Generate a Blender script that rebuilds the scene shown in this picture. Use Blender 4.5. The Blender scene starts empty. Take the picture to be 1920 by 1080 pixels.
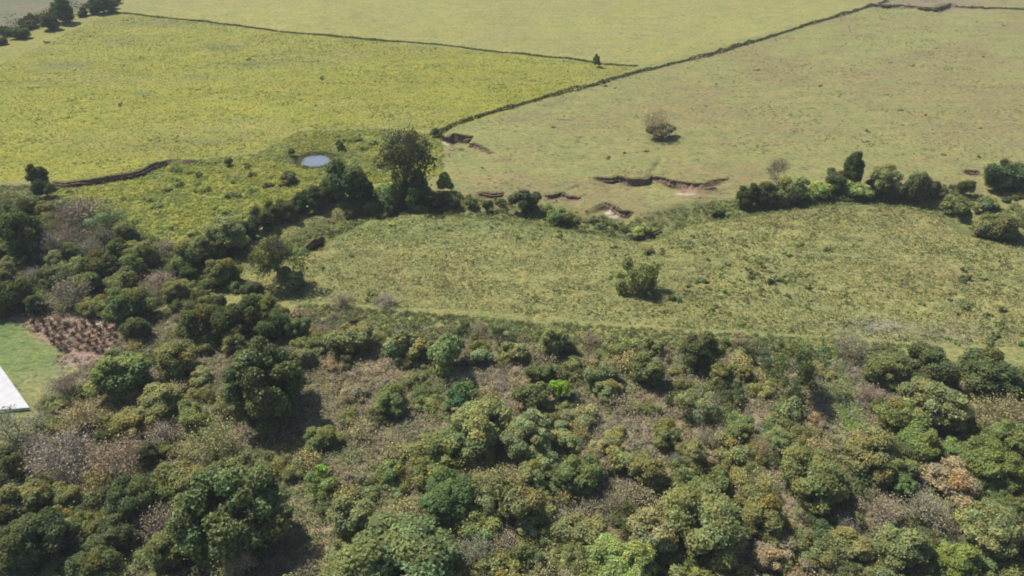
import bpy, math, random
import numpy as np
from mathutils import Vector, Matrix

random.seed(7)
RNG = np.random.default_rng(7)
S = bpy.context.scene
COL = S.collection

# ---------------------------------------------------------------- camera
CAM_H, PITCH, HFOV = 60.0, math.radians(32.5), math.radians(70)
cam_d = bpy.data.cameras.new('camera'); cam = bpy.data.objects.new('camera', cam_d); COL.objects.link(cam)
cam.location = (0, 0, CAM_H); cam.rotation_euler = (math.radians(90) - PITCH, 0, 0)
cam_d.sensor_width = 36; cam_d.angle = HFOV; cam_d.clip_start = 0.5; cam_d.clip_end = 20000
S.camera = cam

# ---------------------------------------------------------------- sky and sun
SUN_EL = math.radians(53); SUN_AZ = math.atan2(-0.95, 0.75)          # clockwise from +Y
W = bpy.data.worlds.new('World'); S.world = W; W.use_nodes = True
nt = W.node_tree; nt.nodes.clear()
sky = nt.nodes.new('ShaderNodeTexSky'); sky.sky_type = 'NISHITA'; sky.sun_disc = False
sky.sun_elevation = SUN_EL; sky.sun_rotation = SUN_AZ % (2 * math.pi); sky.altitude = 200
sky.air_density = 1.0; sky.dust_density = 1.5; sky.ozone_density = 1.0
bg = nt.nodes.new('ShaderNodeBackground'); bg.inputs['Strength'].default_value = 0.075
wo = nt.nodes.new('ShaderNodeOutputWorld')
nt.links.new(sky.outputs[0], bg.inputs[0]); nt.links.new(bg.outputs[0], wo.inputs[0])
sd = bpy.data.lights.new('sun', 'SUN'); sun = bpy.data.objects.new('sun', sd); COL.objects.link(sun)
sd.energy = 4.5; sd.angle = math.radians(0.5); sd.color = (1.0, 0.94, 0.84)
sv = Vector((math.sin(SUN_AZ) * math.cos(SUN_EL), math.cos(SUN_AZ) * math.cos(SUN_EL), math.sin(SUN_EL)))
sun.rotation_euler = sv.to_track_quat('Z', 'Y').to_euler()
S.view_settings.view_transform = 'Standard'; S.view_settings.look = 'None'
S.view_settings.gamma = 1; S.view_settings.exposure = 0.62; S.view_settings.use_curve_mapping = False
S.render.engine = 'CYCLES'
S.cycles.max_bounces = 6; S.cycles.diffuse_bounces = 3; S.cycles.transmission_bounces = 3
S.cycles.volume_bounces = 0; S.cycles.use_denoising = True
S.cycles.filter_width = 1.9

# ---------------------------------------------------------------- geometry of the view -> world points
TH = math.tan(HFOV / 2)
def ray(px, py):
    u = (px - 960) / 960 * TH; v = -(py - 540) / 960 * TH
    c, s = math.cos(PITCH), math.sin(PITCH)
    return np.array([u, c + v * s, -s + v * c])
def at0(px, py, z=0.0):
    r = ray(px, py); t = (z - CAM_H) / r[2]
    return np.array([r[0] * t, r[1] * t])
def at(px, py, up=0.0):
    p = at0(px, py, up)
    for _ in range(4):
        p = at0(px, py, float(height(np.array([p[0]]), np.array([p[1]]))[0]) + up)
    return p
def mpp(x, y, z=0.0):                      # metres covered by one photo pixel at this place
    depth = y * math.cos(PITCH) + (CAM_H - z) * math.sin(PITCH)
    return depth * TH / 960
def world_line(pts): return np.array([at0(*p) for p in pts])

# ---------------------------------------------------------------- numpy noise and distances
_T = RNG.random((8, 256, 256))
def vnoise(x, y, s, k=0):
    x = x / s + 37.3 * k; y = y / s + 11.7 * k
    xi = np.floor(x).astype(int); yi = np.floor(y).astype(int)
    fx = x - xi; fy = y - yi; fx = fx * fx * (3 - 2 * fx); fy = fy * fy * (3 - 2 * fy)
    t = _T[k % 8]; a = t[xi % 256, yi % 256]; b = t[(xi + 1) % 256, yi % 256]
    c = t[xi % 256, (yi + 1) % 256]; d = t[(xi + 1) % 256, (yi + 1) % 256]
    return (a * (1 - fx) + b * fx) * (1 - fy) + (c * (1 - fx) + d * fx) * fy
def fbm(x, y, s, k=0, o=4):
    r = 0; a = .5; tot = 0
    for i in range(o):
        r = r + a * vnoise(x, y, s / 2 ** i, k + i); tot += a; a *= .55
    return r / tot
def sm(a, b, t):
    t = np.clip((t - a) / (b - a), 0, 1); return t * t * (3 - 2 * t)
def seg_dist(x, y, line):
    """signed distance (negative on the camera side) and the parameter along the line"""
    best = np.full(x.shape, 1e9); sgn = np.ones(x.shape); par = np.zeros(x.shape)
    L = np.r_[0, np.cumsum(np.hypot(*np.diff(line, axis=0).T))]
    for i in range(len(line) - 1):
        a, b = line[i], line[i + 1]; d = b - a; n = d @ d
        t = np.clip(((x - a[0]) * d[0] + (y - a[1]) * d[1]) / n, 0, 1)
        qx, qy = a[0] + t * d[0], a[1] + t * d[1]
        dist = np.hypot(x - qx, y - qy)
        side = np.sign(d[0] * (y - a[1]) - d[1] * (x - a[0]))
        m = dist < best
        best = np.where(m, dist, best); sgn = np.where(m, side, sgn); par = np.where(m, (L[i] + t * math.sqrt(n)) / L[-1], par)
    return best * sgn, par
def inside(x, y, poly):
    c = np.zeros(x.shape, bool); n = len(poly)
    for i in range(n):
        x1, y1 = poly[i]; x2, y2 = poly[(i + 1) % n]
        if y1 == y2: continue
        m = ((y1 > y) != (y2 > y)) & (x < (x2 - x1) * (y - y1) / (y2 - y1) + x1)
        c ^= m
    return c
def poly_mask(x, y, poly, soft=1.0):
    """1 inside, 0 outside, soft over a band of that many metres"""
    lo = poly.min(0) - soft * 2; hi = poly.max(0) + soft * 2
    out = np.zeros(x.shape)
    m = (x > lo[0]) & (x < hi[0]) & (y > lo[1]) & (y < hi[1])
    if not m.any(): return out
    xs, ys = x[m], y[m]
    d, _ = seg_dist(xs, ys, np.vstack([poly, poly[:1]]))
    d = np.abs(d) * np.where(inside(xs, ys, poly), 1, -1)
    out[m] = sm(-soft, soft, d); return out

# ---------------------------------------------------------------- the lie of the land
SCARPS = [(world_line(p), h, w) for p, h, w in [
    ([(92, 338), (120, 341), (165, 336), (215, 327), (262, 318), (290, 305), (325, 299), (370, 300), (415, 303)], 1.1, 12),
    ([(1100, 330), (1145, 331), (1158, 326), (1180, 332), (1210, 333), (1216, 325), (1240, 330), (1262, 338), (1290, 343), (1320, 345), (1345, 336), (1372, 332)], 1.5, 12),
    ([(1018, 368), (1040, 365), (1052, 360), (1064, 367), (1092, 369)], 1.2, 9),
    ([(1132, 379), (1150, 386), (1162, 394), (1190, 397)], 1.1, 8),
    ([(822, 262), (835, 258), (850, 251), (890, 254)], 1.7, 12),
    ([(855, 268), (890, 268), (905, 275), (930, 288)], .7, 6),
    ([(557, 458), (572, 448), (580, 438), (604, 428)], 1.4, 8),
    ([(690, 404), (715, 393), (745, 386)], 1.2, 6),
    ([(895, 362), (920, 364), (945, 361)], .7, 5),
    ([(1805, 322), (1818, 319), (1838, 320)], 1.3, 8),
    ([(1305, 354), (1325, 350), (1340, 345)], .8, 5),
    ([(1630, 6), (1690, 10), (1755, 15), (1785, 4)], 1.6, 25),
    ([(1180, 427), (1205, 428), (1240, 416)], .9, 5),
]]
CREEK = world_line([(520, 470), (575, 450), (605, 430), (690, 392), (760, 378), (900, 392), (1050, 408), (1200, 431), (1300, 402), (1400, 386), (1560, 366), (1700, 372), (1790, 395), (1850, 432), (2000, 470)])
POND = at0(590, 298); POND_R = 3.3
THICKET = world_line([(-160, 880), (0, 845), (75, 775), (100, 720), (150, 668), (215, 640), (240, 600), (335, 548), (560, 570), (900, 600), (1240, 618), (1500, 634), (1920, 662), (2120, 680), (2200, 1250), (-300, 1250)])
HEDGE_A = world_line([(205, 22), (330, 37), (420, 47), (560, 65), (700, 77), (830, 85), (930, 97), (1060, 108), (1120, 118), (1195, 124)])
HEDGE_B = world_line([(825, 250), (850, 234), (930, 208), (1020, 182), (1120, 158), (1200, 134), (1250, 122), (1330, 103), (1470, 62), (1560, 34), (1665, 2)])
TREE_LINE = world_line([(-60, 95), (0, 74), (60, 52), (140, 24), (200, 8), (260, -18)])

def height(x, y, fine=True):
    h = 1.1 * (fbm(x, y, 55, 0, 2) - .5)
    h = h + 0.28 * (fbm(x, y, 7, 2, 3) - .5)
    if fine: h = h + 0.24 * (fbm(x, y * 1.5, 2.1, 4, 2) - .5)
    d, _ = seg_dist(x, y, CREEK)
    h = h - 1.2 * (1 - sm(.8, 5, np.abs(d + 1.5 * (vnoise(x, y, 6, 3) - .5))))
    for ln, dep, w in SCARPS:
        dep = dep * .75
        lo = ln.min(0) - w - 2; hi = ln.max(0) + w + 2
        m = (x > lo[0]) & (x < hi[0]) & (y > lo[1]) & (y < hi[1])
        if not m.any(): continue
        xs, ys = x[m], y[m]
        d, p = seg_dist(xs, ys, ln)
        # wander the edge a little so that it crumbles
        pass 
        end = sm(0, .12, p) * (1 - sm(.88, 1, p))
        dd = -d
        drop = sm(0, .4, dd) * (1 - sm(1.5, w, dd)) * end * dep
        h[m] = h[m] - drop * np.clip(1.9 * vnoise(xs, ys, 4.5, 5), .45, 1.2)
    dp = np.hypot(x - POND[0], y - POND[1])
    k = 1 - sm(POND_R + .5, POND_R + 5, dp)
    h = h * (1 - k) + k * (-.35 - .5 * (1 - sm(POND_R - .8, POND_R + .6, dp + 1.2 * (vnoise(x, y, 2.2, 6) - .5))))
    # gentle berm of rough soil along the far edge of the near pasture
    return h
def hz(x, y): return float(height(np.array([float(x)]), np.array([float(y)]))[0])

# ---------------------------------------------------------------- materials
def mat(name):
    m = bpy.data.materials.new(name); m.use_nodes = True
    n = m.node_tree; n.nodes.clear(); return m, n, n.nodes, n.links
def leafy(name, source, translucency=.3, gloss=False):
    """source 'object' takes the colour from the object, 'attr' from the colour attribute of the faces"""
    m, n, N, L = mat(name)
    out = N.new('ShaderNodeOutputMaterial')
    at_ = N.new('ShaderNodeAttribute'); at_.attribute_name = 'tint'
    if source == 'object':
        oi = N.new('ShaderNodeObjectInfo')
        mul = N.new('ShaderNodeMix'); mul.data_type = 'RGBA'; mul.blend_type = 'MULTIPLY'; mul.inputs[0].default_value = 1
        L.new(oi.outputs['Color'], mul.inputs[6]); L.new(at_.outputs['Color'], mul.inputs[7]); c = mul.outputs[2]
    else: c = at_.outputs['Color']
    d = N.new('ShaderNodeBsdfDiffuse'); t = N.new('ShaderNodeBsdfTranslucent'); mx = N.new('ShaderNodeMixShader')
    mx.inputs[0].default_value = translucency
    L.new(c, d.inputs[0])
    tm = N.new('ShaderNodeMix'); tm.data_type = 'RGBA'; tm.blend_type = 'MULTIPLY'; tm.inputs[0].default_value = 1
    tm.inputs[7].default_value = (1.15, 1.2, .8, 1); L.new(c, tm.inputs[6]); L.new(tm.outputs[2], t.inputs[0])
    L.new(d.outputs[0], mx.inputs[1]); L.new(t.outputs[0], mx.inputs[2])
    sh = mx.outputs[0]
    if gloss:
        g = N.new('ShaderNodeBsdfGlossy'); g.inputs['Roughness'].default_value = .45; g.inputs[0].default_value = (.9, .95, 1, 1)
        m2 = N.new('ShaderNodeMixShader'); m2.inputs[0].default_value = .012
        L.new(sh, m2.inputs[1]); L.new(g.outputs[0], m2.inputs[2]); sh = m2.outputs[0]
    L.new(sh, out.inputs[0]); return m
def bark(name, col):
    m, n, N, L = mat(name)
    out = N.new('ShaderNodeOutputMaterial'); b = N.new('ShaderNodeBsdfPrincipled'); b.inputs['Roughness'].default_value = .9
    no = N.new('ShaderNodeTexNoise'); no.inputs['Scale'].default_value = 6; tc = N.new('ShaderNodeTexCoord')
    r = N.new('ShaderNodeValToRGB'); r.color_ramp.elements[0].color = (*[c * .6 for c in col], 1); r.color_ramp.elements[1].color = (*[c * 1.35 for c in col], 1)
    r.color_ramp.elements[0].position = .35; r.color_ramp.elements[1].position = .65
    L.new(tc.outputs['Object'], no.inputs[0]); L.new(no.outputs[0], r.inputs[0]); L.new(r.outputs[0], b.inputs[0]); L.new(b.outputs[0], out.inputs[0])
    return m
M_LEAF = leafy('leaves', 'object', .38)
M_LEAF_WAXY = leafy('waxy_leaves', 'object', .3, True)
M_GRASS = leafy('weeds', 'attr', .3)
M_BARK = bark('bark', (.12, .095, .075)); M_PALE_BARK = bark('pale_bark', (.30, .27, .22))
M_TWIG = leafy('twigs', 'object', 0)

def ground_material():
    m, n, N, L = mat('open_country')
    out = N.new('ShaderNodeOutputMaterial'); b = N.new('ShaderNodeBsdfPrincipled'); b.inputs['Roughness'].default_value = 1
    b.inputs['Specular IOR Level'].default_value = .1
    a = N.new('ShaderNodeAttribute'); a.attribute_name = 'cover'
    tc = N.new('ShaderNodeTexCoord')
    def noise(scale, detail, stretch=(1, 1, 1), rot=0, rough=.6):
        mp = N.new('ShaderNodeMapping'); mp.inputs['Scale'].default_value = stretch; mp.inputs['Rotation'].default_value = (0, 0, rot)
        L.new(tc.outputs['Object'], mp.inputs[0])
        t = N.new('ShaderNodeTexNoise'); t.inputs['Scale'].default_value = scale; t.inputs['Detail'].default_value = detail
        t.inputs['Roughness'].default_value = rough; L.new(mp.outputs[0], t.inputs[0]); return t.outputs[0]
    def ramp(f, pts):
        r = N.new('ShaderNodeValToRGB'); e = r.color_ramp.elements
        while len(e) < len(pts): e.new(.5)
        for i, (p, c) in enumerate(pts): e[i].position = p; e[i].color = (*c, 1)
        L.new(f, r.inputs[0]); return r.outputs[0]
    def mul(x, y, k=1.0):
        q = N.new('ShaderNodeMix'); q.data_type = 'RGBA'; q.blend_type = 'MULTIPLY'; q.inputs[0].default_value = k
        L.new(x, q.inputs[6]); L.new(y, q.inputs[7]); return q.outputs[2]
    c = a.outputs['Color']
    c = mul(c, ramp(noise(.9, 6, (1, 2.2, 1), .15), [(.3, (.55, .62, .6)), (.5, (1, 1, 1)), (.7, (1.3, 1.2, 1.0))]))
    c = mul(c, ramp(noise(.13, 4, (1, 1.8, 1)), [(.35, (.86, .93, .95)), (.65, (1.12, 1.05, 1.02))]))
    c = mul(c, ramp(noise(3.1, 3), [(.3, (.7, .74, .74)), (.6, (1.1, 1.08, 1.05))]))
    # scattered darker tufts
    c = mul(c, ramp(noise(.42, 3, (1, 1.3, 1), .4, .75), [(.33, (.5, .62, .58)), (.40, (1, 1, 1))]))
    L.new(c, b.inputs[0])
    bp = N.new('ShaderNodeBump'); bp.inputs['Strength'].default_value = .5; bp.inputs['Distance'].default_value = .25
    L.new(noise(1.7, 5, (1, 1.4, 1)), bp.inputs['Height']); L.new(bp.outputs[0], b.inputs['Normal'])
    L.new(b.outputs[0], out.inputs[0]); return m

# ---------------------------------------------------------------- mesh helpers
def mesh_np(name, verts, faces, mats, tint=None, mat_idx=None, smooth=False):
    """verts (n,3); faces (m,4) or (m,3); tint (m,3) one colour per face"""
    verts = np.asarray(verts, np.float32); faces = np.asarray(faces, np.int32)
    me = bpy.data.meshes.new(name); k = faces.shape[1]
    me.vertices.add(len(verts)); me.vertices.foreach_set('co', verts.ravel())
    me.loops.add(faces.size); me.loops.foreach_set('vertex_index', faces.ravel())
    me.polygons.add(len(faces)); me.polygons.foreach_set('loop_start', np.arange(0, faces.size, k, dtype=np.int32))
    me.polygons.foreach_set('loop_total', np.full(len(faces), k, np.int32))
    for m in mats: me.materials.append(m)
    if mat_idx is not None: me.polygons.foreach_set('material_index', np.asarray(mat_idx, np.int32))
    me.polygons.foreach_set('use_smooth', np.full(len(faces), smooth))
    if tint is not None:
        a = me.attributes.new('tint', 'FLOAT_COLOR', 'FACE')
        a.data.foreach_set('color', np.c_[tint, np.ones(len(tint))].astype(np.float32).ravel())
    me.update(calc_edges=True); return me
def unit(v): return v / np.maximum(np.linalg.norm(v, axis=1, keepdims=True), 1e-9)
def leaf_quads(p, nrm, size, rng, aspect=.62):
    """a rhombic leaf spray at each point, facing roughly along nrm"""
    n = len(p); r = unit(rng.normal(size=(n, 3)))
    t = unit(np.cross(nrm, r)); b = np.cross(nrm, t)
    s = (size * rng.uniform(.6, 1.35, n))[:, None]
    v = np.stack([p - t * s, p - b * s * aspect + nrm * s * .12, p + t * s, p + b * s * aspect + nrm * s * .12], 1).reshape(-1, 3)
    return v, np.arange(4 * n).reshape(n, 4)
ICO = None
def ico():
    global ICO
    if ICO is None:
        import bmesh
        bm = bmesh.new(); bmesh.ops.create_icosphere(bm, subdivisions=2, radius=1)
        ICO = (np.array([v.co[:] for v in bm.verts]), np.array([[v.index for v in f.verts] for f in bm.faces])); bm.free()
    return ICO
def crown_mesh(name, rx, rz, z0, lobes, lobe_r, leaves, leaf, seed, material, shell=.72, jag=.35, bottom=-.35, tvar=.2, core=.7):
    """foliage: lobes set through an uneven dome, each a cluster of many leaf sprays round an inner mass"""
    g = np.random.default_rng(seed)
    c = []
    tries = 0
    while len(c) < lobes and tries < lobes * 40:
        tries += 1
        d = unit(g.normal(size=(1, 3)))[0]
        if d[2] < bottom: continue
        ph = math.atan2(d[1], d[0]); w = 1 + jag * .5 * math.sin(2 * ph + seed) + jag * .4 * math.sin(3 * ph + seed * 2.3)
        k = shell * g.uniform(.75, 1.08) * w
        q = np.array([d[0] * rx * k, d[1] * rx * k, d[2] * rz * k])
        if all(np.linalg.norm((q - o) / [rx, rx, rz]) > .8 * lobe_r for o in c): c.append(q)
    c += [np.array([g.normal() * rx * .25, g.normal() * rx * .25, g.uniform(-.2, .3) * rz]) for _ in range(max(1, lobes // 7))]
    c = np.array(c); K = len(c)
    lr = lobe_r * rx * g.uniform(.7, 1.35, K); V = []; F = []; T = []; off = 0
    iv, fi = ico()
    per = np.maximum(20, (leaves * lr ** 2 / (lr ** 2).sum())).astype(int)
    for i in range(K):
        lt = 1 + tvar * g.normal() * .6; hue = g.normal() * .08
        n = per[i]
        d = unit(g.normal(size=(n, 3)) + [0, 0, .35]); p = c[i] + d * (lr[i] * g.uniform(.72, 1.12, n) ** 1.0)[:, None] * [1, 1, .85]
        nr = unit(d + g.normal(size=(n, 3)) * .55 + [0, 0, .35])
        v, f = leaf_quads(p, nr, leaf, g)
        t = np.clip(lt * (1 + tvar * g.normal(size=n)), .35, 2)[:, None] * np.array([1 + hue, 1, 1 - hue])
        V.append(v); F.append(f + off); T.append(t); off += len(v)
        # inner mass of twigs and leaves, same colour
        if core:
            cv = iv * (1 + .28 * g.normal(size=(len(iv), 1))) * lr[i] * core * [1, 1, .85] + c[i]
            cf = np.c_[fi, fi[:, 2]]
            # split the triangles into their own little faces so no edge runs smooth
            tri = cv[fi].reshape(-1, 3); quad = np.arange(len(tri)).reshape(-1, 3)
            mid = (tri[quad[:, 0]] + tri[quad[:, 2]]) / 2
            vv = np.concatenate([tri, mid]); qf = np.c_[quad, len(tri) + np.arange(len(mid))]
            V.append(vv); F.append(qf + off); off += len(vv)
            T.append(np.full((len(qf), 3), .85) * lt * g.uniform(.75, 1.2, (len(qf), 1)))
    V = np.concatenate(V); V[:, 2] += z0
    return mesh_np(name, V, np.concatenate(F), [material], np.concatenate(T))
def tube(V, F, pts, r0, r1, sides=5):
    pts = [np.array(p, float) for p in pts]; off = len(V); n = len(pts)
    for i, p in enumerate(pts):
        d = pts[min(i + 1, n - 1)] - pts[max(i - 1, 0)]; d /= max(np.linalg.norm(d), 1e-9)
        a = np.cross(d, [0.13, .97, .2]); a /= np.linalg.norm(a); b = np.cross(d, a); r = r0 + (r1 - r0) * i / (n - 1)
        for k in range(sides):
            th = 2 * math.pi * k / sides; V.append(p + r * (a * math.cos(th) + b * math.sin(th)))
    for i in range(n - 1):
        for k in range(sides):
            k2 = (k + 1) % sides; F.append((off + i * sides + k, off + i * sides + k2, off + (i + 1) * sides + k2, off + (i + 1) * sides + k))
def trunk_mesh(name, h, r, spread, seed, material, limbs=6):
    g = random.Random(seed); V = []; F = []
    lean = (g.uniform(-.1, .1) * h, g.uniform(-.1, .1) * h)
    top = (lean[0], lean[1], h * .5)
    tube(V, F, [(0, 0, -.5), (0, 0, 0), (lean[0] * .6, lean[1] * .6, h * .25), top], r * 1.25, r * .7, 7)
    for i in range(limbs):
        a = 2 * math.pi * i / limbs + g.uniform(-.4, .4); k = g.uniform(.5, .85) * spread
        s = (lean[0] * g.uniform(.6, 1), lean[1] * g.uniform(.6, 1), h * g.uniform(.3, .48))
        e = (math.cos(a) * k, math.sin(a) * k, h * g.uniform(.6, .92)); m = ((s[0] + e[0] * 1.1) / 2, (s[1] + e[1] * 1.1) / 2, s[2] * .55 + e[2] * .45)
        tube(V, F, [s, m, e], r * .45, r * .1, 5)
    return mesh_np(name, V, F, [material])
def twig_mesh(name, rad, h, stems, seed, material, width=.05, leaves=0, leaf=.1, levels=3):
    """leafless bush: stems forking into ever finer ribbons"""
    g = np.random.default_rng(seed); V = []; F = []; T = []
    def rib(a, b, w, t):
        d = b - a; s = np.cross(d, g.normal(size=3)); s /= max(np.linalg.norm(s), 1e-9); o = len(V)
        V.extend([a - s * w, a + s * w, b + s * w * .5, b - s * w * .5]); F.append((o, o + 1, o + 2, o + 3)); T.append(t)
    tips = []
    def grow(p, d, L, w, lev, t):
        q = p + d * L * .5; d2 = d + g.normal(size=3) * .18; d2 /= np.linalg.norm(d2); e = q + d2 * L * .5
        rib(p, q, w, t); rib(q, e, w * .8, t)
        if lev == 0: tips.append(e); return
        for _ in range(4 if lev > 1 else 5):
            nd = d2 + g.normal(size=3) * .55 + [0, 0, .1]; nd /= np.linalg.norm(nd)
            grow(q + (e - q) * g.uniform(0, 1), nd, L * g.uniform(.5, .8), w * .6, lev - 1, t * g.uniform(.85, 1.15))
    for i in range(stems):
        a = 2 * math.pi * i / stems + g.uniform(-.3, .3); k = g.uniform(.15, 1)
        d = np.array([math.cos(a) * rad * k, math.sin(a) * rad * k, h * g.uniform(.7, 1) * (1.05 - .35 * k)]); L = np.linalg.norm(d)
        grow(np.array([math.cos(a), math.sin(a), 0]) * rad * .08, d / L, L * .52, width, levels, g.uniform(.75, 1.25))
    V = np.array(V); F = np.array(F); T = np.repeat(np.array(T)[:, None], 3, 1); mi = np.zeros(len(F), int)
    if leaves:
        tp = np.array(tips); p = tp[g.integers(0, len(tp), leaves)] + g.normal(size=(leaves, 3)) * .18
        v, f = leaf_quads(p, unit(g.normal(size=(leaves, 3)) + [0, 0, .6]), leaf, g)
        F = np.concatenate([F, f + len(V)]); V = np.concatenate([V, v])
        T = np.concatenate([T, np.clip(1 + .3 * g.normal(size=(leaves, 1)), .4, 2) * np.array([[.85, .9, .62]])])
    return mesh_np(name, V, F, [material], T)

# ---------------------------------------------------------------- tags
def tag(o, label=None, cat=None, group=None, kind=None):
    if label: o['label'] = label
    if cat: o['category'] = cat
    if group: o['group'] = group
    if kind: o['kind'] = kind
    return o
def link(name, me, parent=None):
    o = bpy.data.objects.new(name, me); COL.objects.link(o)
    if parent: o.parent = parent
    return o

# ---------------------------------------------------------------- GROUND (one sheet to the horizon)
def axis(parts):
    out = []
    for a, b, s in parts: out.append(np.arange(a, b, s))
    return np.concatenate(out)
gx = axis([(-6000, -1000, 500), (-1000, -300, 50), (-300, -130, 2.5), (-130, 130, .55), (130, 300, 2.5), (300, 1000, 50), (1000, 6001, 500)])
gy = axis([(-300, 0, 30), (0, 30, 3), (30, 205, .5), (205, 340, 1.1), (340, 600, 6), (600, 1500, 60), (1500, 9001, 500)])
X, Y = np.meshgrid(gx, gy); nx, ny = len(gx), len(gy)
xf, yf = X.ravel(), Y.ravel(); zf = height(xf, yf)
wx = xf + 3.0 * (fbm(xf, yf, 6, 1, 3) - .5); wy = yf + 3.0 * (fbm(xf, yf, 6, 3, 3) - .5)   # ragged edges

def C(*c): return np.array(c)
YELLOW = C(.218, .222, .048); PALE = C(.228, .222, .088); OLIVE = C(.200, .203, .082); TANGRASS = C(.200, .178, .085)
MARSH = C(.20, .208, .06); DRY = C(.225, .185, .125); LEAFLIT = C(.15, .135, .09); SOIL = C(.22, .14, .105); DARKSOIL = C(.15, .11, .10)
LAWN = C(.13, .17, .065); SAND = C(.42, .35, .30); CREEKG = C(.12, .14, .055)
cov = np.tile(OLIVE, (len(xf), 1))
def lay(mask, col):
    global cov
    m = mask[:, None]; cov = cov * (1 - m) + (col if np.ndim(col) == 2 else np.tile(col, (len(xf), 1))) * m
n1 = fbm(xf, yf, 26, 0, 4); n2 = fbm(xf, yf, 9, 5, 3); n3 = fbm(xf, yf, 60, 2, 3)
# brown-green pasture on the right, green and straw in broad drifts
F_RIGHT = world_line([(820, 252), (1195, 134), (1665, 2), (1800, -40), (3500, -40), (3500, 420), (1800, 370), (1500, 360), (1200, 425), (1000, 400), (820, 380)])
q = sm(.42, .58, .5 * n1 + .5 * fbm(xf, yf * 1.8, 14, 6, 3))[:, None]
near_edge = np.exp(-((yf - 175) / 45) ** 2)[:, None] * np.clip((xf + 10) / 40, 0, 1)[:, None]
rp = OLIVE * 1.02 * (1 - q) + TANGRASS * q; rp = rp * (1 - .35 * near_edge) + TANGRASS * .95 * .35 * near_edge
lay(poly_mask(wx, wy, F_RIGHT, 1.5), rp)
# yellow-green fields
F_TOP = world_line([(205, 20), (560, 63), (930, 96), (1195, 128), (1665, 0), (1800, -45), (260, -45)])
lay(poly_mask(wx, wy, F_TOP, 1.5), PALE * (.9 + .25 * n1[:, None]) * (1 - .25 * q) + YELLOW * .25 * q)
F_YEL = world_line([(-900, 330), (-900, 200), (0, 76), (205, 20), (560, 65), (930, 98), (1195, 126), (830, 245), (720, 240), (560, 245), (480, 285), (300, 300), (262, 318), (165, 337), (60, 335), (-900, 440)])
st = sm(.4, .62, fbm(xf * .45 + yf * .2, yf * 1.3, 22, 4, 4))[:, None]; yl = YELLOW * (1 - .5 * st) + PALE * .88 * .5 * st; yl = yl * (.86 + .28 * fbm(xf * .5, yf * 1.5, 8, 6, 3)[:, None])
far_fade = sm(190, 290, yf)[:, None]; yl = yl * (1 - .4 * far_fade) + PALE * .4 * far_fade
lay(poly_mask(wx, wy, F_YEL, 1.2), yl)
# wet dips in the yellow field
for px, py, a, b in [(220, 78, 7, 5), (420, 88, 9, 3.5), (470, 122, 7, 4), (270, 175, 2.5, 3), (380, 265, 4, 1.2), (130, 120, 8, 4), (300, 45, 20, 4)]:
    c = at0(px, py); lay(.7 * np.exp(-(((wx - c[0]) / a) ** 2 + ((wy - c[1]) / b) ** 2)), PALE * .72 * C(.85, 1, 1.25))
# rough marshy ground round the pond and down to the tree belt
F_MARSH = world_line([(95, 345), (165, 340), (262, 322), (300, 303), (480, 288), (560, 248), (720, 242), (830, 252), (830, 330), (700, 345), (480, 410), (350, 500), (200, 420), (100, 380)])
mm = poly_mask(wx, wy, F_MARSH, 1.5)
mr = MARSH * (1 - q) + YELLOW * .92 * q; lay(mm, mr * (.8 + .45 * n2[:, None]))
c = at0(250, 400); lay(mm * .5 * np.exp(-(((wx - c[0]) / 16) ** 2 + ((wy - c[1]) / 9) ** 2)), C(.16, .20, .05))
c = at0(600, 290); lay(mm * .75 * np.exp(-(((wx - c[0]) / 13) ** 2 + ((wy - c[1]) / 11) ** 2)), C(.11, .12, .05))
c = POND; lay(.85 * np.exp(-((np.hypot(wx - c[0], wy - c[1]) - 3.6) / 1.1) ** 2), C(.10, .095, .055))
# near pasture: light olive, straw on the rise at right
F_NEAR = world_line([(470, 450), (560, 410), (640, 380), (740, 375), (900, 398), (1080, 420), (1200, 436), (1380, 392), (1500, 372), (1620, 370), (1720, 380), (1800, 430), (1920, 470), (2500, 520), (2500, 740), (1920, 655), (1240, 612), (560, 565), (340, 545), (400, 500)])
nm = poly_mask(wx, wy, F_NEAR, 1.0)
npc = OLIVE * 1.08 * (1 - .45 * q) + TANGRASS * C(.95, 1.02, .9) * .45 * q
lay(nm, npc * (.86 + .3 * n2[:, None]))
for px, py, a, b, col, k in [(900, 430, 14, 3, C(.12, .17, .07), .6), (1640, 390, 10, 4, C(.24, .215, .10), .6), (1750, 430, 12, 5, C(.23, .20, .09), .5), (700, 430, 10, 4, C(.15, .19, .07), .5), (1400, 380, 10, 2, C(.15, .2, .06), .5),
                           (1640, 615, 5, 2.2, C(.24, .20, .19), .7), (1780, 628, 6, 2.2, C(.2, .17, .14), .6), (1700, 520, 16, 8, C(.2, .16, .08), .4)]:
    c = at0(px, py); lay(k * np.exp(-(((wx - c[0]) / a) ** 2 + ((wy - c[1]) / b) ** 2)), col)
# creek belt
d, _ = seg_dist(wx, wy, CREEK); lay(.55 * (1 - sm(2, 7, np.abs(d))), CREEKG)
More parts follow.
